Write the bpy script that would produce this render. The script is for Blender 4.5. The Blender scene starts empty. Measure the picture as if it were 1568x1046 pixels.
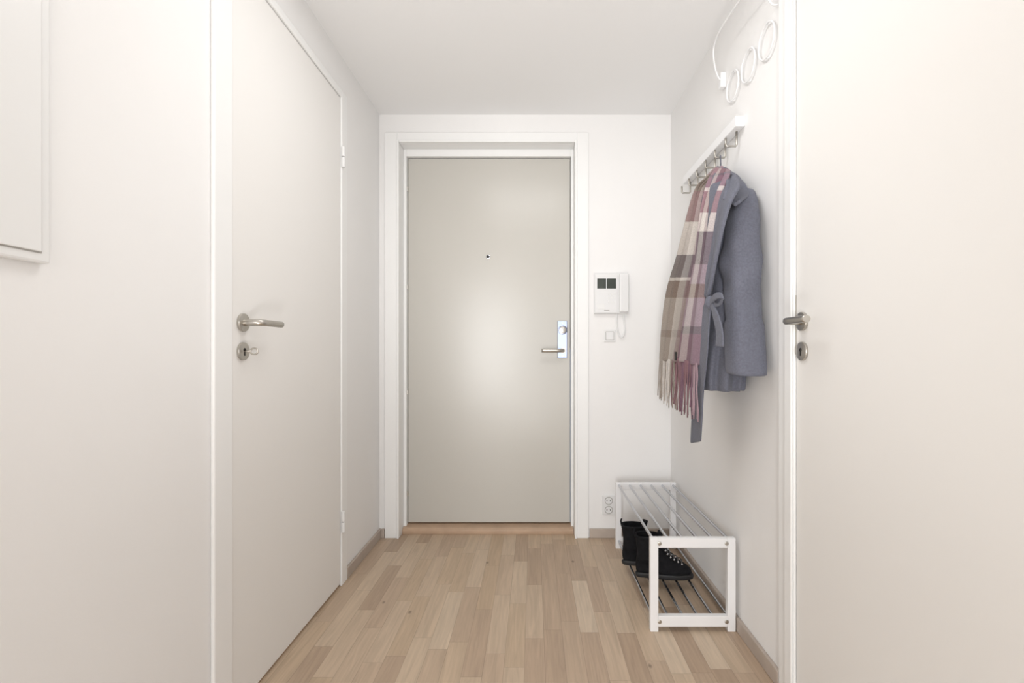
import bpy, bmesh, math, random
from mathutils import Vector, Matrix
random.seed(4)
ZOOM=None
S=bpy.context.scene
col=S.collection
F=740.0; CU=817.0; CV=537.0; CZ=1.04     # focal (px), vanishing point, eye height
XL=-.858; XR=.764; YF=2.69; ZC=2.353

def lin(r,g,b,k=1.0):
    f=lambda c:(c/255/12.92 if c/255<=.04045 else ((c/255+.055)/1.055)**2.4)
    return (f(r)*k,f(g)*k,f(b)*k,1)

# ---------------------------------------------------------------- materials
def mat(name,c,rough=.5,metal=0,bump=0,bscale=200,spec=.5,cvar=0,vscale=5,sheen=0,attr=None):
    m=bpy.data.materials.new(name); m.use_nodes=True
    nt=m.node_tree; b=nt.nodes['Principled BSDF']
    b.inputs['Base Color'].default_value=c
    b.inputs['Roughness'].default_value=rough
    b.inputs['Metallic'].default_value=metal
    b.inputs['Specular IOR Level'].default_value=spec
    if sheen:
        b.inputs['Sheen Weight'].default_value=sheen
    tc=nt.nodes.new('ShaderNodeTexCoord')
    src=None
    if attr:
        a=nt.nodes.new('ShaderNodeAttribute'); a.attribute_name=attr
        src=a.outputs['Color']
    if cvar:
        n=nt.nodes.new('ShaderNodeTexNoise'); n.inputs['Scale'].default_value=vscale; n.inputs['Detail'].default_value=5
        nt.links.new(tc.outputs['Object'],n.inputs['Vector'])
        mr=nt.nodes.new('ShaderNodeMapRange'); mr.inputs[1].default_value=.3; mr.inputs[2].default_value=.7
        mr.inputs[3].default_value=1-cvar; mr.inputs[4].default_value=1+cvar
        nt.links.new(n.outputs['Fac'],mr.inputs[0])
        vm=nt.nodes.new('ShaderNodeVectorMath'); vm.operation='SCALE'
        if src: nt.links.new(src,vm.inputs[0])
        else: vm.inputs[0].default_value=c[:3]
        nt.links.new(mr.outputs[0],vm.inputs['Scale'])
        src=vm.outputs[0]
    if src: nt.links.new(src,b.inputs['Base Color'])
    if bump:
        n=nt.nodes.new('ShaderNodeTexNoise'); n.inputs['Scale'].default_value=bscale; n.inputs['Detail'].default_value=4
        nt.links.new(tc.outputs['Object'],n.inputs['Vector'])
        bp=nt.nodes.new('ShaderNodeBump'); bp.inputs['Strength'].default_value=bump; bp.inputs['Distance'].default_value=.002
        nt.links.new(n.outputs['Fac'],bp.inputs['Height']); nt.links.new(bp.outputs[0],b.inputs['Normal'])
    return m
M_wall=mat('wall_paint',lin(244,243,242),.75,bump=.12,bscale=120,spec=.2,cvar=.006,vscale=3)
M_ceil=mat('ceiling_paint',lin(248,248,248),.85,bump=.1,bscale=90,spec=.2)
M_trim=mat('trim_paint',lin(246,246,245),.35,spec=.4)
M_door=mat('interior_door_paint',lin(241,239,236),.5,bump=.05,bscale=60,spec=.3)
M_entry=mat('entry_door_paint',lin(199,196,189),.26,bump=.06,bscale=70,spec=.5)
M_base=mat('baseboard_wood',lin(184,171,160),.5,cvar=.08,vscale=14)
M_thr=mat('threshold_oak',lin(186,158,133),.4,cvar=.1,vscale=12)
M_plast=mat('white_plastic',lin(236,236,236),.3)
M_steel=mat('brushed_steel',lin(192,188,181),.34,metal=1,cvar=.05,vscale=60)
M_chrome=mat('chrome',lin(190,192,197),.18,metal=1,cvar=.02)
M_lock=mat('lock_plate_steel',lin(160,168,190),.22,metal=1,cvar=.02)
M_dark=mat('dark_gap',lin(40,36,33),.7,cvar=.05)
M_screen=mat('lcd_screen',lin(62,68,62),.2,cvar=.08,vscale=30)
M_white_met=mat('white_lacquer',lin(243,243,244),.3,cvar=.005)
M_coat=mat('coat_wool',lin(109,111,123),.95,bump=.8,bscale=420,spec=.1,cvar=.12,vscale=160,sheen=.12)
M_scarf=mat('scarf_wool',(1,1,1,1),.95,bump=.7,bscale=420,spec=.1,cvar=.12,vscale=220,sheen=.12,attr='plaid')
M_suede=mat('black_suede',lin(25,25,28),.85,bump=.5,bscale=500,spec=.2,cvar=.3,vscale=50)
M_rub=mat('black_rubber',lin(30,30,32),.55,bump=.2,bscale=200)
M_lace=mat('boot_lace',lin(72,70,70),.8,cvar=.2,vscale=300)
M_seal=mat('door_seal',lin(145,160,180),.5,cvar=.03)
M_cab=mat('cabinet_metal',lin(238,238,237),.4,cvar=.005)
M_groove=mat('groove_shadow_gap',lin(174,171,167),.7,cvar=.02)

def floor_mat():
    m=bpy.data.materials.new('oak_parquet'); m.use_nodes=True; nt=m.node_tree; N=nt.nodes; L=nt.links
    b=N['Principled BSDF']
    def math_(op,a,bb=None,c=None):
        n=N.new('ShaderNodeMath'); n.operation=op
        for i,v in enumerate((a,bb,c)):
            if v is None: continue
            if isinstance(v,(int,float)): n.inputs[i].default_value=v
            else: L.new(v,n.inputs[i])
        return n.outputs[0]
    tc=N.new('ShaderNodeTexCoord'); sp=N.new('ShaderNodeSeparateXYZ'); L.new(tc.outputs['Object'],sp.inputs[0])
    x,y=sp.outputs[0],sp.outputs[1]
    xr=math_('DIVIDE',math_('ADD',x,10.02),.0675)
    row=math_('FLOOR',xr); fx=math_('FRACT',xr)
    wn=N.new('ShaderNodeTexWhiteNoise'); wn.noise_dimensions='1D'; L.new(row,wn.inputs['W'])
    yr=math_('DIVIDE',math_('ADD',math_('ADD',y,20),math_('MULTIPLY',wn.outputs['Value'],3.7)),.40)
    cl=math_('FLOOR',yr); fy=math_('FRACT',yr)
    cb=N.new('ShaderNodeCombineXYZ'); L.new(row,cb.inputs[0]); L.new(cl,cb.inputs[1])
    w2=N.new('ShaderNodeTexWhiteNoise'); w2.noise_dimensions='2D'; L.new(cb.outputs[0],w2.inputs['Vector'])
    rp=N.new('ShaderNodeValToRGB'); L.new(w2.outputs['Value'],rp.inputs[0])
    e=rp.color_ramp.elements
    e[0].position=0; e[0].color=lin(177,154,132)
    e[1].position=1; e[1].color=lin(209,190,168)
    for p,c in ((.2,lin(188,165,143)),(.45,lin(196,174,151)),(.7,lin(201,180,157)),(.88,lin(190,166,140))):
        q=e.new(p); q.color=c
    cg=N.new('ShaderNodeCombineXYZ'); L.new(math_('MULTIPLY',x,55),cg.inputs[0]); L.new(math_('MULTIPLY',y,3.2),cg.inputs[1]); L.new(math_('MULTIPLY',w2.outputs['Value'],37),cg.inputs[2])
    ng=N.new('ShaderNodeTexNoise'); ng.inputs['Scale'].default_value=1; ng.inputs['Detail'].default_value=7; ng.inputs['Distortion'].default_value=1.3
    L.new(cg.outputs[0],ng.inputs['Vector'])
    mr=N.new('ShaderNodeMapRange'); mr.inputs[1].default_value=.3; mr.inputs[2].default_value=.7; mr.inputs[3].default_value=.87; mr.inputs[4].default_value=1.09
    L.new(ng.outputs['Fac'],mr.inputs[0])
    ck=N.new('ShaderNodeCombineXYZ'); L.new(math_('MULTIPLY',x,4.6),ck.inputs[0]); L.new(math_('MULTIPLY',y,2.6),ck.inputs[1])
    vo=N.new('ShaderNodeTexVoronoi'); vo.inputs['Scale'].default_value=1.5; L.new(ck.outputs[0],vo.inputs['Vector'])
    mk=N.new('ShaderNodeMapRange'); mk.inputs[1].default_value=.02; mk.inputs[2].default_value=.06; mk.inputs[3].default_value=.5; mk.inputs[4].default_value=1
    L.new(vo.outputs['Distance'],mk.inputs[0])
    ex=math_('MULTIPLY',math_('MINIMUM',fx,math_('SUBTRACT',1,fx)),.0675)
    ey=math_('MULTIPLY',math_('MINIMUM',fy,math_('SUBTRACT',1,fy)),.40)
    em=math_('MINIMUM',ex,ey)
    ms=N.new('ShaderNodeMapRange'); ms.inputs[1].default_value=.0003; ms.inputs[2].default_value=.0015; ms.inputs[3].default_value=.75; ms.inputs[4].default_value=1
    L.new(em,ms.inputs[0])
    k=math_('MULTIPLY',math_('MULTIPLY',mr.outputs[0],mk.outputs[0]),ms.outputs[0])
    vm=N.new('ShaderNodeVectorMath'); vm.operation='SCALE'; L.new(rp.outputs[0],vm.inputs[0]); L.new(k,vm.inputs['Scale'])
    L.new(vm.outputs[0],b.inputs['Base Color'])
    b.inputs['Roughness'].default_value=.42; b.inputs['Specular IOR Level'].default_value=.35
    bp=N.new('ShaderNodeBump'); bp.inputs['Strength'].default_value=.15; bp.inputs['Distance'].default_value=.001
    L.new(ms.outputs[0],bp.inputs['Height']); L.new(bp.outputs[0],b.inputs['Normal'])
    return m
M_floor=floor_mat()

# ---------------------------------------------------------------- mesh helpers
def newobj(name,bm,m,parent=None,smooth=False,bevel=0,subsurf=0,seg=2):
    me=bpy.data.meshes.new(name); bm.normal_update(); bm.to_mesh(me); bm.free()
    o=bpy.data.objects.new(name,me); col.objects.link(o)
    for mm in (m if isinstance(m,(list,tuple)) else [m]): me.materials.append(mm)
    if smooth:
        for p in me.polygons: p.use_smooth=True
    if bevel:
        md=o.modifiers.new('b','BEVEL'); md.width=bevel; md.segments=seg; md.limit_method='ANGLE'; md.angle_limit=math.radians(40)
    if subsurf:
        md=o.modifiers.new('s','SUBSURF'); md.levels=subsurf; md.render_levels=subsurf
    if parent: o.parent=parent
    return o
def empty(name):
    o=bpy.data.objects.new(name,None); o.empty_display_size=.05; col.objects.link(o); return o
def addbox(bm,x0,x1,y0,y1,z0,z1,mi=0):
    v=[bm.verts.new((x,y,z)) for x in (x0,x1) for y in (y0,y1) for z in (z0,z1)]
    for f in ((0,1,3,2),(4,6,7,5),(0,4,5,1),(2,3,7,6),(0,2,6,4),(1,5,7,3)):
        fc=bm.faces.new([v[i] for i in f]); fc.material_index=mi
def boxes(name,lst,m,parent=None,bevel=0,seg=2):
    bm=bmesh.new()
    for b in lst: addbox(bm,*b)
    bmesh.ops.recalc_face_normals(bm,faces=bm.faces)
    return newobj(name,bm,m,parent,bevel=bevel,seg=seg)
def addcyl(bm,p0,p1,r,n=32,r2=None,mi=0):
    p0=Vector(p0);p1=Vector(p1); d=p1-p0
    rot=d.to_track_quat('Z','Y').to_matrix().to_4x4()
    k=bmesh.ops.create_cone(bm,cap_ends=True,segments=n,radius1=r,radius2=r if r2 is None else r2,depth=d.length,matrix=Matrix.Translation((p0+p1)/2)@rot)
    for v in k['verts']:
        for f in v.link_faces: f.material_index=mi
def cyls(name,lst,m,parent=None,bevel=0,n=32):
    bm=bmesh.new()
    for c in lst: addcyl(bm,c[0],c[1],c[2],n)
    o=newobj(name,bm,m,parent,smooth=True,bevel=bevel)
    md=o.modifiers.new('e','EDGE_SPLIT'); md.split_angle=math.radians(40)
    return o
def addtube(bm,pts,r,n=10,mi=0,caps=True,closed=False):
    pts=[Vector(p) for p in pts]; rings=[]; up=None
    L=len(pts)
    for i,p in enumerate(pts):
        if closed: t=(pts[(i+1)%L]-pts[(i-1)%L]).normalized()
        else: t=(pts[min(i+1,L-1)]-pts[max(i-1,0)]).normalized()
        if up is None: up=t.orthogonal().normalized()
        up=(up-t*up.dot(t)).normalized(); s=t.cross(up)
        rr=r[i] if isinstance(r,(list,tuple)) else r
        rings.append([bm.verts.new(p+up*math.cos(a)*rr+s*math.sin(a)*rr) for a in [2*math.pi*k/n for k in range(n)]])
    rng=range(L) if closed else range(L-1)
    for i in rng:
        a=rings[i]; b=rings[(i+1)%L]
        for k in range(n):
            f=bm.faces.new((a[k],a[(k+1)%n],b[(k+1)%n],b[k])); f.material_index=mi; f.smooth=True
    if caps and not closed:
        for q in (list(reversed(rings[0])),rings[-1]):
            f=bm.faces.new(q); f.material_index=mi
def smoothpath(pts,k=6):
    pts=[Vector(p) for p in pts]; out=[]
    P=[pts[0]*2-pts[1]]+pts+[pts[-1]*2-pts[-2]]
    for i in range(1,len(P)-2):
        a,b,c,d=P[i-1:i+3]
        for j in range(k):
            t=j/k
            out.append(.5*((2*b)+(c-a)*t+(2*a-5*b+4*c-d)*t*t+(3*b-a-3*c+d)*t**3))
    out.append(pts[-1]); return out
def tube(name,pts,r,m,parent=None,n=10,smooth=0,closed=False):
    bm=bmesh.new(); addtube(bm,smoothpath(pts,smooth) if smooth else pts,r,n,closed=closed)
    return newobj(name,bm,m,parent)
def loft(name,rings,m,parent=None,subsurf=1,cap0=True,cap1=True):
    bm=bmesh.new(); R=[[bm.verts.new(p) for p in r] for r in rings]; n=len(R[0])
    for a,b in zip(R,R[1:]):
        for k in range(n): bm.faces.new((a[k],a[(k+1)%n],b[(k+1)%n],b[k]))
    if cap0:
        c=bm.verts.new(sum((v.co for v in R[0]),Vector())/n)
        for k in range(n): bm.faces.new((c,R[0][(k+1)%n],R[0][k]))
    if cap1:
        c=bm.verts.new(sum((v.co for v in R[-1]),Vector())/n)
        for k in range(n): bm.faces.new((c,R[-1][k],R[-1][(k+1)%n]))
    bmesh.ops.recalc_face_normals(bm,faces=bm.faces)
    return newobj(name,bm,m,parent,smooth=True,subsurf=subsurf)
def interp(tab,v):
    if v<=tab[0][0]: return tab[0][1:]
    for a,b in zip(tab,tab[1:]):
        if v<=b[0]:
            t=(v-a[0])/(b[0]-a[0]); t=t*t*(3-2*t)*.35+t*.65
            return [p+(q-p)*t for p,q in zip(a[1:],b[1:])]
    return tab[-1][1:]

# ---------------------------------------------------------------- room shell
YB=-.9   # where the hall opens into the living room
RX0,RX1,RY0=-2.6,2.6,-4.6
boxes('floor',[(RX0-.1,RX1+.1,RY0-.1,YF+.35,-.1,0)],M_floor)
boxes('ceiling',[(RX0-.1,RX1+.1,RY0-.1,YF+.35,ZC,ZC+.1)],M_ceil)
LO=(1.345,2.150,2.17); T=.14
boxes('wall_left',[(XL-T,XL,YB,LO[0],0,ZC),(XL-T,XL,LO[1],YF+.2,0,ZC),(XL-T,XL,LO[0],LO[1],LO[2],ZC)],M_wall)
RO=(.585,1.412,2.17)
boxes('wall_right',[(XR,XR+T,YB,RO[0],0,ZC),(XR,XR+T,RO[1],YF+.2,0,ZC),(XR,XR+T,RO[0],RO[1],RO[2],ZC)],M_wall)
EO=(-.757,.241,2.205)
boxes('wall_back',[(XL,EO[0],YF,YF+.2,0,ZC),(EO[1],XR,YF,YF+.2,0,ZC),(EO[0],EO[1],YF,YF+.2,EO[2],ZC)],M_wall)
boxes('wall_livingroom',[(RX0,XL-T,YB-.02,YB+.1,0,ZC),(XR+T,RX1,YB-.02,YB+.1,0,ZC),
      (RX0-.1,RX0,RY0,YB+.1,0,ZC),(RX1,RX1+.1,RY0,YB+.1,0,ZC),
      (RX0-.1,-2.1,RY0-.1,RY0,0,ZC),(2.1,RX1+.1,RY0-.1,RY0,0,ZC),(-2.1,2.1,RY0-.1,RY0,2.25,ZC)],M_wall)
boxes('window_1',[(-2.1,-2.04,RY0-.08,RY0,0,2.25),(2.04,2.1,RY0-.08,RY0,0,2.25),(-2.04,2.04,RY0-.08,RY0,2.19,2.25),(-2.04,2.04,RY0-.08,RY0,0,.06),(-.03,.03,RY0-.08,RY0,.06,2.19)],M_trim)
BH=.052
boxes('baseboard_left',[(XL,XL+.013,2.199,YF,0,BH)],M_base,bevel=.003)
boxes('baseboard_right',[(XR-.013,XR,1.488,YF,0,BH)],M_base,bevel=.003)
boxes('baseboard_back',[(.311,XR-.013,YF-.013,YF,0,BH),(XL+.013,-.8275,YF-.013,YF,0,BH)],M_base,bevel=.003)

# ---------------------------------------------------------------- casings
def casing_side(name,wx,sgn,ya0,ya1,yb0,yb1,zi,zo,bead=True):
    def sx(a,b): return (min(wx+sgn*a,wx+sgn*b),max(wx+sgn*a,wx+sgn*b))
    L=[]
    a=sx(0,.012); 
    L+=[(a[0],a[1],ya0,ya1,0,zo),(a[0],a[1],yb0,yb1,0,zo),(a[0],a[1],ya1,yb0,zi,zo)]
    b=sx(-.09,-.001)
    j=.014
    L+=[(b[0],b[1],ya1-j+.0,ya1,0,zi+j),(b[0],b[1],yb0,yb0+j,0,zi+j),(b[0],b[1],ya1,yb0,zi,zi+j)]
    return boxes(name,L,M_trim,bevel=.004)
casing_side('trim_1',XL,1,1.281,1.361,2.134,2.197,2.158,2.190)
casing_side('trim_2',XR,-1,.52,.60,1.398,1.486,2.158,2.19)
boxes('trim_3',[(XR-.020,XR-.0125,1.398,1.436,0,2.19)],M_trim,bevel=.003)
def entry_casing():
    L=[]
    xo0,xi0,xi1,xo1=-.8255,-.745,.229,.3055; zi,zo=2.193,2.251
    y1=YF; y0=YF-.013
    L+=[(xo0,xi0-.012,y0,y1,0,zo),(xi1+.012,xo1,y0,y1,0,zo),(xi0-.012,xi1+.012,y0,y1,zi+.012,zo)]
    y0b=YF-.021
    L+=[(xi0-.012,xi0,y0b,y1,0,zi+.012),(xi1,xi1+.012,y0b,y1,0,zi+.012),(xi0,xi1,y0b,y1,zi,zi+.012)]
    o=boxes('trim_4',L,M_trim,bevel=.003)
    j=.012
    L=[(xi0-j,xi0,y1+.001,YF+.19,0,zi+j),(xi1,xi1+j,y1+.001,YF+.19,0,zi+j),(xi0,xi1,y1+.001,YF+.19,zi,zi+j)]
    fy0=YF+.075
    L+=[(xi0,-.7275,fy0,YF+.19,0,zi),(.214,xi1,fy0,YF+.19,0,zi),(-.7275,.214,fy0,YF+.19,2.152,zi)]
    boxes('trim_5',L,M_trim,bevel=.0025)
entry_casing()
# ---------------------------------------------------------------- handles
def lever_set(parent,fx,sgn,yc,zc,ydir,zkey,key=False):
    X=lambda d: fx+sgn*d
    cyls('handle_rosette',[((X(0),yc,zc),(X(.009),yc,zc),.0265)],M_steel,parent,bevel=.002,n=48)
    tube('handle_lever',smoothpath([(X(.005),yc,zc),(X(.03),yc,zc),(X(.047),yc+ydir*.004,zc),(X(.054),yc+ydir*.018,zc),(X(.055),yc+ydir*.06,zc),(X(.055),yc+ydir*.115,zc)],5),.0098,M_steel,parent,n=16)
    cyls('key_rosette',[((X(0),yc,zkey),(X(.008),yc,zkey),.0265)],M_steel,parent,bevel=.002,n=48)
    cyls('keyhole',[((X(.0075),yc,zkey+.004),(X(.0088),yc,zkey+.004),.0055)],M_dark,parent,n=20)
    y0=yc-.0028
    boxes('keyhole_slot',[(min(X(.0075),X(.0088)),max(X(.0075),X(.0088)),y0,y0+.0056,zkey-.013,zkey+.004)],M_dark,parent)
    if key:
        tube('key_shank',[(X(.004),yc,zkey),(X(.026),yc,zkey)],.0030,M_steel,parent,n=10)
        pts=[(X(.036)+sgn*.011*math.cos(a),yc+.0,zkey+.009*math.sin(a)) for a in [2*math.pi*i/20 for i in range(20)]]
        tube('key_bow',pts,.0024,M_steel,parent,n=8,closed=True)
d=empty('door_2')
fx=XL+.006
boxes('leaf',[(fx-.04,fx,1.364,2.131,.012,2.155)],M_door,d,bevel=.0025)
lever_set(d,fx,1,1.412,1.122,1,1.038,key=True)
for i,zz in enumerate((1.895,.285)):
    cyls('hinge_%d'%(i+1),[((fx+.012,2.134,zz-.045),(fx+.012,2.134,zz-.002),.0075),((fx+.012,2.134,zz+.002),(fx+.012,2.134,zz+.045),.0075)],M_plast,d,n=20)
boxes('threshold_gap',[(XL-.09,XL-.002,1.361,2.134,0,.004)],M_thr,d)
d=empty('door_3')
fx=XR-.006
boxes('leaf',[(fx,fx+.04,.603,1.395,.012,2.155)],M_door,d,bevel=.0025)
lever_set(d,fx,-1,1.358,1.122,-1,1.038)
boxes('latch_plate',[(fx-.0006,fx+.02,1.3945,1.3972,1.03,1.20)],M_steel,d)

# entry door
d=empty('door_1')
yl=YF+.10
boxes('leaf',[(-.7245,.211,yl,yl+.05,.048,2.149)],M_entry,d,bevel=.003)
boxes('seal',[(.2108,.2138,yl+.003,yl+.03,.05,1.05)],M_seal,d)
s=F/yl
PX=lambda u:(u-CU)/s
PZ=lambda v:CZ+(CV-v)/s
cyls('peephole_ring',[((PX(747.5),yl,PZ(393.5)),(PX(747.5),yl-.004,PZ(393.5)),.0125)],M_chrome,d,bevel=.001)
cyls('peephole_lens',[((PX(747.5),yl-.003,PZ(393.5)),(PX(747.5),yl-.0048,PZ(393.5)),.0085)],M_dark,d)
boxes('lock_plate',[(PX(853.5),PX(868.5),yl-.008,yl,PZ(548.5),PZ(491.5))],M_lock,d,bevel=.003)
cyls('cylinder_ring',[((PX(861.5),yl-.007,PZ(505.5)),(PX(861.5),yl-.016,PZ(505.5)),.026)],M_lock,d,bevel=.002)
cyls('cylinder_core',[((PX(861.5),yl-.015,PZ(505.5)),(PX(861.5),yl-.022,PZ(505.5)),.019)],M_steel,d,bevel=.002)
boxes('thumb_turn',[(PX(861.5)-.004,PX(861.5)+.004,yl-.036,yl-.02,PZ(505.5)-.016,PZ(505.5)+.016)],M_steel,d,bevel=.002)
zz=PZ(537)
tube('handle_lever',smoothpath([(PX(861.5),yl-.005,zz),(PX(861.5),yl-.035,zz),(PX(861)-.004,yl-.05,zz),(PX(858)-.012,yl-.058,zz),(PX(845),yl-.06,zz),(PX(829),yl-.06,zz)],5),.0105,M_steel,d,n=16)
cyls('handle_collar',[((PX(861.5),yl-.007,zz),(PX(861.5),yl-.012,zz),.016)],M_steel,d)
cyls('plate_screw_1',[((PX(861.5),yl-.007,PZ(495)),(PX(861.5),yl-.009,PZ(495)),.003)],M_steel,d,n=12)
cyls('plate_screw_2',[((PX(861.5),yl-.007,PZ(545)),(PX(861.5),yl-.009,PZ(545)),.003)],M_steel,d,n=12)
for i,v in enumerate((290,440,600,755)):
    cyls('security_pin_%d'%(i+1),[((-.7262,yl-.004,PZ(v)-.012),(-.7262,yl-.004,PZ(v)+.012),.0045)],M_steel,d,n=14)
bm=bmesh.new()
pr=[(YF+.045,0),(YF+.045,.022),(YF+.06,.034),(yl+.06,.046),(yl+.06,0)]
va=[bm.verts.new((-.744,y,z)) for y,z in pr]; vb=[bm.verts.new((.228,y,z)) for y,z in pr]
bm.faces.new(va); bm.faces.new(list(reversed(vb)))
for i in range(5): bm.faces.new((va[i],vb[i],vb[(i+1)%5],va[(i+1)%5]))
bmesh.ops.recalc_face_normals(bm,faces=bm.faces)
newobj('trim_6',bm,M_thr,bevel=.002)

# ---------------------------------------------------------------- electrical cabinet (left wall)
d=empty('electrical_cabinet')
cz0,cz1,cy0,cy1=1.19,1.93,.30,.843
boxes('frame',[(XL,XL+.016,cy0,cy1,cz0,cz1)],M_cab,d,bevel=.004)
boxes('groove',[(XL+.0155,XL+.0168,cy0+.016,cy1-.016,cz0+.016,cz1-.016)],M_groove,d)
boxes('cover',[(XL+.016,XL+.020,cy0+.0185,cy1-.0185,cz0+.0185,cz1-.0185)],M_cab,d,bevel=.0015)
cyls('latch',[((XL+.019,cy0+.05,1.5),(XL+.024,cy0+.05,1.5),.012)],M_plast,d)

# ---------------------------------------------------------------- intercom
s=F/YF; WX=lambda u:(u-CU)/s; WZ=lambda v:CZ+(CV-v)/s
d=empty('intercom')
boxes('base',[(WX(909),WX(961.5),YF-.022,YF,WZ(481),WZ(419.5))],M_plast,d,bevel=.005,seg=3)
boxes('panel',[(WX(910),WX(944.5),YF-.028,YF-.021,WZ(480),WZ(421))],M_plast,d,bevel=.003)
boxes('handset',[(WX(946.5),WX(960.5),YF-.048,YF-.021,WZ(479),WZ(420.5))],M_plast,d,bevel=.007,seg=4)
boxes('screen',[(WX(913.5),WX(926.8),YF-.0295,YF-.0275,WZ(443),WZ(427.5)),(WX(928),WX(942),YF-.0295,YF-.0275,WZ(443),WZ(427.5))],M_screen,d)
bl=[]
for r in range(3):
    for c in range(3):
        u=931+c*4.4; v=451+r*6
        bl.append((WX(u)-.004,WX(u)+.004,YF-.030,YF-.0275,WZ(v)-.006,WZ(v)+.006))
bl.append((WX(914),WX(924),YF-.0295,YF-.0275,WZ(474),WZ(467)))
boxes('buttons',bl,M_cab,d,bevel=.001)
boxes('name_label',[(WX(924),WX(932),YF-.0285,YF-.0279,WZ(476.5),WZ(475))],M_groove,d)
bm=bmesh.new()
base=smoothpath([(WX(944),YF-.012,WZ(480)),(WX(943.5),YF-.012,WZ(492)),(WX(945),YF-.014,WZ(506)),(WX(949),YF-.014,WZ(516)),(WX(953.5),YF-.014,WZ(515)),(WX(956),YF-.014,WZ(505)),(WX(955),YF-.014,WZ(492)),(WX(954),YF-.012,WZ(480))],14)
pts=[]
for i,p in enumerate(base):
    a=i*2.2; pts.append(p+Vector((.0022*math.cos(a),.0022*math.sin(a),0)))
addtube(bm,base,.0042,8); addtube(bm,pts,.0028,6)
newobj('cord',bm,M_plast,d)
d=empty('light_switch')
boxes('plate',[(WX(924.5),WX(942.5),YF-.008,YF,WZ(523.5),WZ(505))],M_plast,d,bevel=.003)
boxes('rocker_gap',[(WX(927.2),WX(939.8),YF-.0086,YF-.0078,WZ(520.8),WZ(507.7))],M_groove,d)
boxes('rocker',[(WX(927.8),WX(939.2),YF-.0115,YF-.0078,WZ(520.2),WZ(508.3))],M_plast,d,bevel=.0015)
d=empty('power_outlet')
boxes('plate',[(WX(922),WX(941.5),YF-.010,YF,WZ(787.5),WZ(758))],M_plast,d,bevel=.003)
for i,v in enumerate((766,780)):
    bm=bmesh.new()
    c=Vector((WX(931.7),YF-.0105,WZ(v)))
    pts=[c+Vector((.0205*math.cos(a),0,.0205*math.sin(a))) for a in [2*math.pi*k/32 for k in range(32)]]
    addtube(bm,pts,.0018,8,closed=True)
    newobj('socket_rim_%d'%(i+1),bm,M_groove,d)
    cyls('socket_holes_%d'%(i+1),[((c.x-.0095,YF-.009,c.z),(c.x-.0095,YF-.0107,c.z),.0032),((c.x+.0095,YF-.009,c.z),(c.x+.0095,YF-.0107,c.z),.0032)],M_dark,d,n=14)

# ---------------------------------------------------------------- wire rack with ring loops
d=empty('wire_hat_rack')
bm=bmesh.new()
addtube(bm,smoothpath([(XR,1.93,2.115),(.742,1.925,2.12),(.722,1.915,2.15),(.708,1.90,2.19),(.703,1.885,2.222),(.698,1.84,2.235),(.695,1.77,2.232),(.694,1.68,2.225),(.693,1.60,2.215),(.695,1.53,2.205),(.715,1.51,2.17),(.742,1.505,2.12),(XR,1.50,2.115)],6),.0032,10)
newobj('front_rail',bm,M_white_met,d)
bm=bmesh.new()
for yy in (1.832,1.70,1.566):
    r=.054; zc0=2.043
    pts=[(XR-.010,yy+r*math.cos(a),zc0+r*math.sin(a)) for a in [2*math.pi*k/40 for k in range(40)]]
    addtube(bm,pts,.0032,8,closed=True)
    addcyl(bm,(XR,yy,zc0-r),(XR-.011,yy,zc0-r),.0032,12)
    addcyl(bm,(XR,yy,zc0+r),(XR-.011,yy,zc0+r),.0032,12)
o=newobj('ring_loops',bm,M_white_met,d)
boxes('bracket',[(XR-.022,XR,1.915,1.94,2.085,2.145)],M_white_met,d,bevel=.003)

# ---------------------------------------------------------------- hook rail
d=empty('coat_hook_rail')
boxes('rail',[(XR-.034,XR,1.745,2.36,1.851,1.889)],M_white_met,d,bevel=.0025)
HY=[1.79+.106*i for i in range(6)]
bm=bmesh.new()
for yy in HY:
    x=XR-.012
    pts=[(x,yy,1.856),(x,yy,1.802),(x-.003,yy,1.797),(x-.037,yy,1.797),(x-.040,yy,1.802),(x-.040,yy,1.828)]
    addtube(bm,pts,.0040,10)
newobj('hooks',bm,M_steel,d)

# ---------------------------------------------------------------- shoe rack
d=empty('shoe_rack')
x0,x1=.432,.748; y0,y1=1.787,2.557; w=.030; H=.346
for nm,ya in (('near_frame',y0),('far_frame',y1-.022)):
    yb=ya+.022
    boxes(nm,[(x0,x0+w,ya,yb,0,H),(x1-w,x1,ya,yb,0,H),(x0+w,x1-w,ya,yb,H-.036,H),(x0+w,x1-w,ya,yb,.018,.058)],M_white_met,d,bevel=.002)
rl=[]
xs=[x0+.016+(x1-x0-.032)*i/5 for i in range(6)]
for x in xs:
    rl.append(((x,y0+.02,H-.014),(x,y1-.02,H-.014),.0058))
    rl.append(((x,y0+.02,.040),(x,y1-.02,.040),.0058))
cyls('rods',rl,M_chrome,d,n=18)
cyls('bolts',[((x,y0,z),(x,y0-.003,z),.0075) for x in (x0+.034,x1-.034) for z in (H-.019,.038)],M_steel,d,bevel=.001,n=20)

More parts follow.
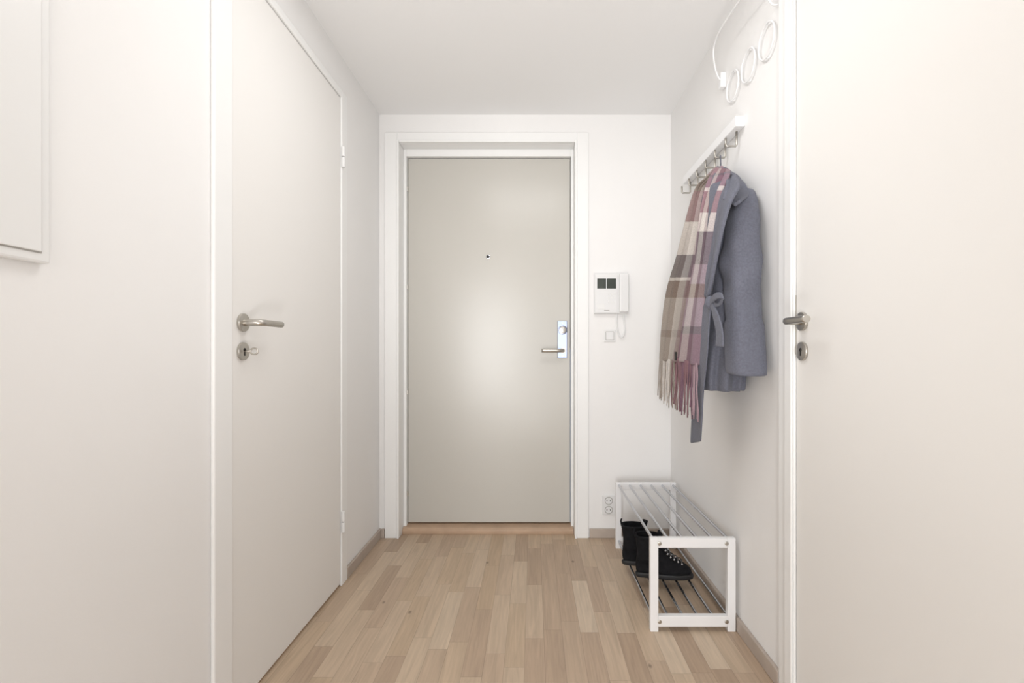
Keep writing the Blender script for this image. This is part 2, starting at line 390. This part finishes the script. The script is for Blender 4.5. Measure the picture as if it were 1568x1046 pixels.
# ---------------------------------------------------------------- boots
def boot(name,heel,ang,mirror=1,sc=.885):
    d=empty(name)
    tab=[(.022,.006,.272,.044),(.03,.003,.276,.047),(.045,.001,.272,.048),(.06,.0,.258,.046),(.075,.002,.232,.044),(.09,.004,.198,.042),(.105,.006,.168,.041),(.12,.007,.147,.040),(.14,.006,.132,.040),(.165,.003,.122,.041),(.19,.0,.118,.043),(.205,-.001,.117,.044)]
    ca,sa=math.cos(ang),math.sin(ang)
    def W(x,y,z): return Vector((heel[0]+sc*(ca*x-sa*y),heel[1]+sc*(sa*x+ca*y),heel[2]+sc*z))
    def ring(xa,xb,hw,z,n=36,k=1):
        out=[]
        for i in range(n):
            a=2*math.pi*i/n
            c,s_=math.cos(a),math.sin(a)
            tx=(xa+xb)/2+(xb-xa)/2*math.copysign(abs(c)**.85,c)
            f=(tx/.28)
            waist=1 if (xb-xa)<.2 else (.80+.2*math.cos((f-.74)*5.2) if f<.74 else 1.0)
            ty=hw*waist*math.copysign(abs(s_)**.8,s_)+mirror*.006*math.sin(f*3)
            out.append(W(tx,ty,z))
        return out
    R=[ring(a,b,h,z) for z,a,b,h in tab]
    R.append(ring(.006,.110,.037,.207)); R.append(ring(.010,.105,.034,.17)); R.append(ring(.012,.10,.032,.11))
    loft('upper',R,M_suede,d,subsurf=1)
    Rs=[ring(.004,.276,.046,.0),ring(.0,.282,.049,.003),ring(-.002,.284,.050,.014),ring(-.001,.283,.050,.022),ring(.004,.278,.047,.027)]
    loft('sole',Rs,M_rub,d,subsurf=1)
    bm=bmesh.new(); addtube(bm,ring(.0,.115,.043,.205),.0055,8,closed=True); newobj('collar',bm,M_suede,d)
    bm=bmesh.new()
    addtube(bm,smoothpath([W(.150,0,.118),W(.130,0,.155),W(.118,0,.195),W(.124,0,.228)],5),.013,10); newobj('tongue',bm,M_suede,d)
    bm=bmesh.new(); addtube(bm,smoothpath([W(.002,-.006,.19),W(-.006,-.004,.225),W(-.002,.0,.238),W(-.006,.004,.225),W(.002,.006,.19)],5),.003,6); newobj('pull_tab',bm,M_suede,d)
    bm=bmesh.new(); be=bmesh.new()
    L=[(.222,.083),(.203,.094),(.184,.104),(.167,.115),(.152,.130),(.142,.148),(.135,.168)]
    for i,(x,z) in enumerate(L):
        hw=.020
        addtube(bm,smoothpath([W(x,-hw,z-.004),W(x+.004,0,z+.006),W(x,hw,z-.004)],4),.0022,6)
        if i<len(L)-1:
            x2,z2=L[i+1]
            addtube(bm,smoothpath([W(x,-hw,z-.004),W((x+x2)/2+.006,0,(z+z2)/2+.008),W(x2,hw,z2-.004)],4),.0022,6)
        for sg in (-1,1):
            p=W(x,sg*(hw+.004),z-.007)
            bmesh.ops.create_uvsphere(be,u_segments=10,v_segments=6,radius=.005,matrix=Matrix.Translation(p))
    newobj('laces',bm,M_lace,d); newobj('eyelets',be,M_chrome,d,smooth=True)
    return d
zr=.0465
boot('ankle_boot',(.449,2.13,zr),math.radians(-4),1)
boot('ankle_boot',(.412,2.25,zr),math.radians(4),-1)

# ---------------------------------------------------------------- coat
d=empty('wool_coat')
def zc_(v,Y): return CZ+(CV-v)*Y/F
def cloth_ring(cx,cy,hx,hy,z,amp,k,ph,n=72,tilt=0,p=.8,fn=None):
    out=[]
    for i in range(n):
        a=2*math.pi*i/n; c,s_=math.cos(a),math.sin(a)
        f=1+amp*(math.sin(k*a+ph)+.5*math.sin((k*1.7)//1*a+ph*2.1))
        if fn: f+=fn(a)
        X=min(cx+hx*f*math.copysign(abs(c)**p,c),XR-.006)
        out.append(Vector((X,cy+hy*f*math.copysign(abs(s_)**p,s_),z+tilt*s_*hy)))
    return out
body=[(256,1.83,1.90,.715,.745),(262,1.80,1.92,.70,.75),(272,1.75,1.935,.675,.755),(286,1.70,1.94,.655,.757),(305,1.665,1.94,.645,.758),(330,1.65,1.94,.638,.758),(360,1.64,1.945,.632,.758),
(400,1.635,1.95,.622,.758),(440,1.63,1.955,.617,.758),(462,1.63,1.95,.620,.758),(490,1.625,1.965,.612,.758),(530,1.63,1.985,.603,.758),(565,1.65,1.99,.60,.757),(585,1.66,1.985,.602,.756),(597,1.67,1.97,.608,.754)]
R=[]
vs=[256,259,262,267,272,279,286,295,305,318,330,345,360,380,400,420,440,452,462,472,490,510,530,548,565,578,588,597]
for v in vs:
    yn,yf,xf,xb=interp(body,v)
    t=max(0,(v-300)/300)
    fn=lambda a,v=v,t=t: .07*max(0,(v-455)/140)*math.sin(11*a+.4+v*.003)+.012*math.sin(5*a+v*.07)
    R.append(cloth_ring((xf+xb)/2,(yn+yf)/2,(xb-xf)/2,(yf-yn)/2,zc_(v,1.80),.012+.04*t,7,.6+.5*t,n=96,fn=fn))
yn,yf,xf,xb=interp(body,597)
z=zc_(597,1.80)
R.append(cloth_ring((xf+xb)/2,(yn+yf)/2,(xb-xf)/2-.012,(yf-yn)/2-.012,z+.004,.06,7,1.1,n=96))
R.append(cloth_ring((xf+xb)/2,(yn+yf)/2,(xb-xf)/2-.02,(yf-yn)/2-.02,z+.08,.06,7,1.1,n=96))
loft('body',R,M_coat,d,subsurf=1)
sl=[(284,1.645,.722,.030,.032),(300,1.63,.710,.042,.046),(330,1.615,.700,.050,.056),(370,1.607,.692,.057,.062),(405,1.603,.688,.062,.066),(440,1.598,.690,.056,.062),(485,1.592,.690,.052,.060),(489,1.592,.690,.050,.058),(493,1.59,.688,.058,.067),(520,1.585,.688,.059,.068),(550,1.58,.690,.059,.069),(574,1.576,.692,.058,.069)]
R=[]
for v in [278,281,284,290,300,312,324,336,348,360,372,384,396,408,420,432,444,456,468,478,485,489,493,500,512,525,538,550,562,574]:
    cy,cx,hx,hy=interp(sl,v)
    if v==278: hx*=.5;hy*=.45
    if v==281: hx*=.8;hy*=.75
    t=(v-278)/300
    w_=math.exp(-((v-415)/60)**2)
    fn=lambda a,v=v,w_=w_: w_*(.09*math.sin(2*a+v*.085)+.05*math.sin(4*a-v*.12))+.025*math.sin(3*a+v*.03)+(.04*math.sin(5*a+.6) if v<480 else 0)
    R.append(cloth_ring(cx,cy,hx,hy,zc_(v,1.57),.02+.02*t,3,1.2+2*t,n=56,p=.9,tilt=.10*t,fn=fn))
R.append(cloth_ring(cx,cy,hx-.008,hy-.008,zc_(572,1.57),.04,3,3.1,n=56,tilt=.1))
R.append(cloth_ring(cx,cy,hx-.012,hy-.012,zc_(540,1.57),.04,3,3.1,n=56,tilt=.1))
loft('sleeve',R,M_coat,d,subsurf=1)

def strip(name,rows,m,parent,nt=14,thick=.006,fold=.0,k=2.0,ph=0,ns=8,colf=None,tilt_out=None):
    A=smoothpath([r[0] for r in rows],ns); B=smoothpath([r[1] for r in rows],ns)
    bm=bmesh.new(); G=[]
    cl=bm.loops.layers.float_color.new('plaid') if colf else None
    n=len(A)
    for i,(a,b) in enumerate(zip(A,B)):
        row=[]
        ac=(b-a); nrm=Vector((-ac.y,ac.x,0))
        nrm=nrm.normalized() if nrm.length>1e-6 else Vector((-1,0,0))
        if nrm.x*-1+nrm.y*-.5<0: nrm=-nrm
        for j in range(nt+1):
            t=j/nt
            amp=fold*(math.cos(2*math.pi*k*t+ph+i*.02)+.4*math.sin(2*math.pi*k*1.7*t+ph*2))
            row.append(bm.verts.new(a.lerp(b,t)+nrm*amp))
        G.append(row)
    for i in range(n-1):
        for j in range(nt):
            f=bm.faces.new((G[i][j],G[i+1][j],G[i+1][j+1],G[i][j+1])); f.smooth=True
            if cl:
                c=colf((i+.5)/n,(j+.5)/nt)
                for lp in f.loops: lp[cl]=c
    o=newobj(name,bm,m,parent)
    md=o.modifiers.new('t','SOLIDIFY'); md.thickness=thick; md.offset=0
    md=o.modifiers.new('s','SUBSURF'); md.levels=1; md.render_levels=1
    return o,A,B
def Q(u,v,X):
    Y=F*X/(u-CU); return Vector((X,Y,CZ+(CV-v)*Y/F))
strip('lapel',[(Q(1096,266,.675),Q(1126,268,.70)),(Q(1090,285,.64),Q(1136,282,.665)),(Q(1087,305,.63),Q(1122,310,.625)),(Q(1086,340,.622),Q(1110,350,.60)),(Q(1086,380,.612),Q(1101,390,.592)),(Q(1084,420,.605),Q(1094,425,.59)),(Q(1081,455,.603),Q(1087,458,.595))],M_coat,d,nt=12,thick=.012,fold=.005,k=.9)
strip('hood_collar',[(Q(1098,256,.715),Q(1112,257,.73)),(Q(1108,266,.675),Q(1140,283,.72)),(Q(1112,280,.650),Q(1147,298,.715)),(Q(1110,295,.635),Q(1135,308,.660)),(Q(1108,306,.625),Q(1124,315,.64))],M_coat,d,nt=12,thick=.012,fold=.003,k=.6)
R=[]
for v,o_ in ((452,.0),(453,.007),(460,.009),(467,.007),(468,.0)):
    yn,yf,xf,xb=interp(body,460)
    R.append(cloth_ring((xf+xb)/2,(yn+yf)/2,(xb-xf)/2+o_,(yf-yn)/2+o_,zc_(v,1.80),.02,7,.9))
loft('belt',R,M_coat,d,subsurf=1,cap0=False,cap1=False)
bm=bmesh.new()
bmesh.ops.create_uvsphere(bm,u_segments=20,v_segments=14,radius=1,matrix=Matrix.Translation(Q(1087,463,.588))@Matrix.Diagonal((.016,.020,.022,1)))
newobj('belt_knot',bm,M_coat,d,smooth=True)
strip('belt_loop',[(Q(1085,462,.585),Q(1087,468,.585)),(Q(1094,450,.578),Q(1098,458,.578)),(Q(1104,448,.58),Q(1108,458,.58)),(Q(1106,462,.585),Q(1100,464,.585)),(Q(1098,470,.588),Q(1096,464,.588)),(Q(1088,466,.59),Q(1087,462,.59))],M_coat,d,nt=6,thick=.006)
strip('belt_end_short',[(Q(1086,462,.585),Q(1092,464,.585)),(Q(1092,485,.588),Q(1101,484,.588)),(Q(1097,510,.590),Q(1107,508,.590)),(Q(1096,530,.592),Q(1108,532,.592))],M_coat,d,nt=6,thick=.006)
strip('belt_tail',[(Q(1080,464,.60),Q(1088,466,.59)),(Q(1073,500,.60),Q(1086,505,.59)),(Q(1070,550,.602),Q(1083,550,.59)),(Q(1064,600,.61),Q(1078,598,.60)),(Q(1060,640,.615),Q(1076,640,.60)),(Q(1058,679,.615),Q(1074,676,.60))],M_coat,d,nt=8,thick=.006,fold=.002,k=.7)
tube('hanger_loop',[(XR-.034,1.888,1.803),(XR-.034,1.885,1.77),(XR-.04,1.87,1.735)],.0025,M_coat,d)

# ---------------------------------------------------------------- scarf
C={'beige':lin(166,156,147),'cream':lin(212,205,199),'mauve':lin(126,97,110),'pink':lin(166,141,149),'brown':lin(116,98,88),'gray':lin(92,87,93),'rose':lin(137,105,110),'taupe':lin(140,127,118),'lilac':lin(156,141,150)}
def bands(x,lst):
    tot=sum(w for w,_ in lst); a=0
    for w,c in lst:
        a+=w/tot
        if x<=a: return C[c]
    return C[lst[-1][1]]
def mixc(a,b,k=.5): return tuple(a[i]*(1-k)+b[i]*k for i in range(3))+(1,)
def pA(s,t):
    weft=bands(s,[(2,'pink'),(1,'beige'),(2,'taupe'),(2.2,'rose'),(.5,'cream'),(2,'cream'),(1.6,'gray'),(.4,'cream'),(1.3,'brown'),(2,'beige'),(.6,'taupe'),(2,'beige')])
    warp=bands(t,[(1,'beige'),(.8,'taupe'),(1.2,'cream'),(1,'pink')])
    return mixc(warp,weft,.6)
def pB(s,t):
    weft=bands(s,[(1.6,'rose'),(.4,'gray'),(1.6,'mauve'),(.4,'cream'),(2,'rose'),(1.2,'cream'),(.4,'gray'),(2.0,'gray'),(1.3,'lilac'),(.9,'brown'),(2,'lilac'),(.4,'gray'),(2,'mauve')])
    warp=bands(t,[(.9,'pink'),(.9,'cream'),(1.1,'mauve'),(.9,'lilac')])
    return mixc(warp,weft,.6)
d=empty('plaid_scarf')
_,A1,B1=strip('strand_back',[(Q(1098,256,.70),Q(1108,255,.72)),(Q(1083,272,.67),Q(1100,272,.69)),(Q(1066,292,.655),Q(1086,292,.675)),(Q(1050,345,.635),Q(1080,345,.665)),(Q(1037,395,.63),Q(1072,395,.66)),(Q(1022,445,.625),Q(1062,445,.65)),(Q(1014,500,.625),Q(1052,500,.65)),(Q(1010,552,.625),Q(1040,555,.645))],
   M_scarf,d,nt=36,thick=.006,fold=.008,k=2.3,colf=pA,ns=10)
_,A2,B2=strip('strand_front',[(Q(1098,257,.685),Q(1118,260,.70)),(Q(1086,275,.645),Q(1118,268,.67)),(Q(1078,300,.622),Q(1104,300,.635)),(Q(1070,345,.608),Q(1093,345,.61)),(Q(1064,395,.60),Q(1086,395,.60)),(Q(1054,445,.595),Q(1079,445,.595)),(Q(1044,500,.592),Q(1073,500,.59)),(Q(1036,552,.592),Q(1068,560,.588))],
   M_scarf,d,nt=36,thick=.006,fold=.007,k=2.0,ph=1,colf=pB,ns=10)
bm=bmesh.new(); cl=bm.loops.layers.float_color.new('plaid')
def fringe(a,b,n,ln,cols):
    for i in range(n):
        t=(i+.5)/n; p=a.lerp(b,t)
        l=ln*random.uniform(.8,1.08)
        q=[p+Vector((0,0,.01))]
        dx,dy=random.uniform(-.012,.006),random.uniform(-.012,.016)
        for j in range(1,6):
            f=j/5; q.append(p+Vector((dx*f+random.uniform(-.0015,.0015),dy*f+random.uniform(-.002,.002),-l*f)))
        nf=len(bm.faces)
        addtube(bm,smoothpath(q,3),.0026,6)
        bm.faces.ensure_lookup_table()
        c=cols[int(t*len(cols))]
        c=C[c] if random.random()<.8 else C[random.choice(cols)]
        for f in bm.faces[nf:]:
            for lp in f.loops: lp[cl]=c
fringe(A1[-1],B1[-1],26,.20,['beige','cream','cream','beige','rose'])
fringe(A2[-1],B2[-1],26,.195,['rose','mauve','rose','mauve','pink'])
newobj('fringe',bm,M_scarf,d)
boxes('care_label',[(.586,.590,1.990,2.012,1.0,1.035)],M_dark,d)

# ---------------------------------------------------------------- lights
def area(name,loc,rot,sx,sy,p,c=(1,1,1)):
    l=bpy.data.lights.new(name,'AREA'); l.shape='RECTANGLE'; l.size=sx; l.size_y=sy; l.energy=p; l.color=c
    o=bpy.data.objects.new(name,l); o.location=loc; o.rotation_euler=rot; col.objects.link(o); return o
area('window_daylight',(-1.05,RY0+.05,1.12),(math.radians(90),0,0),1.05,2.1,118,(.99,.997,1))
area('window_daylight_second',(1.2,RY0+.05,1.12),(math.radians(90),0,0),1.15,2.1,22,(.99,.997,1))
area('hall_fill_area',(-.05,1.35,ZC-.02),(0,0,0),.7,.7,7.5,(1,.996,.99))  # added fill just under the ceiling, evens out the deep hall; no real fixture
l=bpy.data.lights.new('ceiling_fill_spot','SPOT'); l.energy=62; l.spot_size=math.radians(84); l.spot_blend=1; l.shadow_soft_size=.25; l.color=(1,.996,.99)  # added unseen spot low under the camera, brightens the far ceiling
o=bpy.data.objects.new('ceiling_fill_spot',l); o.location=(0,.0,.3); col.objects.link(o)
o.rotation_euler=(Vector((-.05,2.15,ZC))-o.location).to_track_quat('-Z','Y').to_euler()
w=bpy.data.worlds.new('w'); S.world=w; w.use_nodes=True
w.node_tree.nodes['Background'].inputs[0].default_value=(.95,.97,1,1); w.node_tree.nodes['Background'].inputs[1].default_value=1.0

# ---------------------------------------------------------------- camera
cam=bpy.data.cameras.new('camera'); co=bpy.data.objects.new('camera',cam); col.objects.link(co)
co.location=(0,0,CZ); co.rotation_euler=(math.radians(90),0,0)
cam.sensor_width=36; cam.lens=36*F/1568; cam.shift_x=-33/1568; cam.shift_y=14/1568; cam.clip_start=.02
if ZOOM:
    zu,zv,zk=ZOOM
    cam.lens*=zk; cam.shift_x=(zu-CU)*zk/1568; cam.shift_y=(CV-zv)*zk/1568
S.camera=co
S.view_settings.view_transform='Standard'
S.view_settings.exposure=0.06
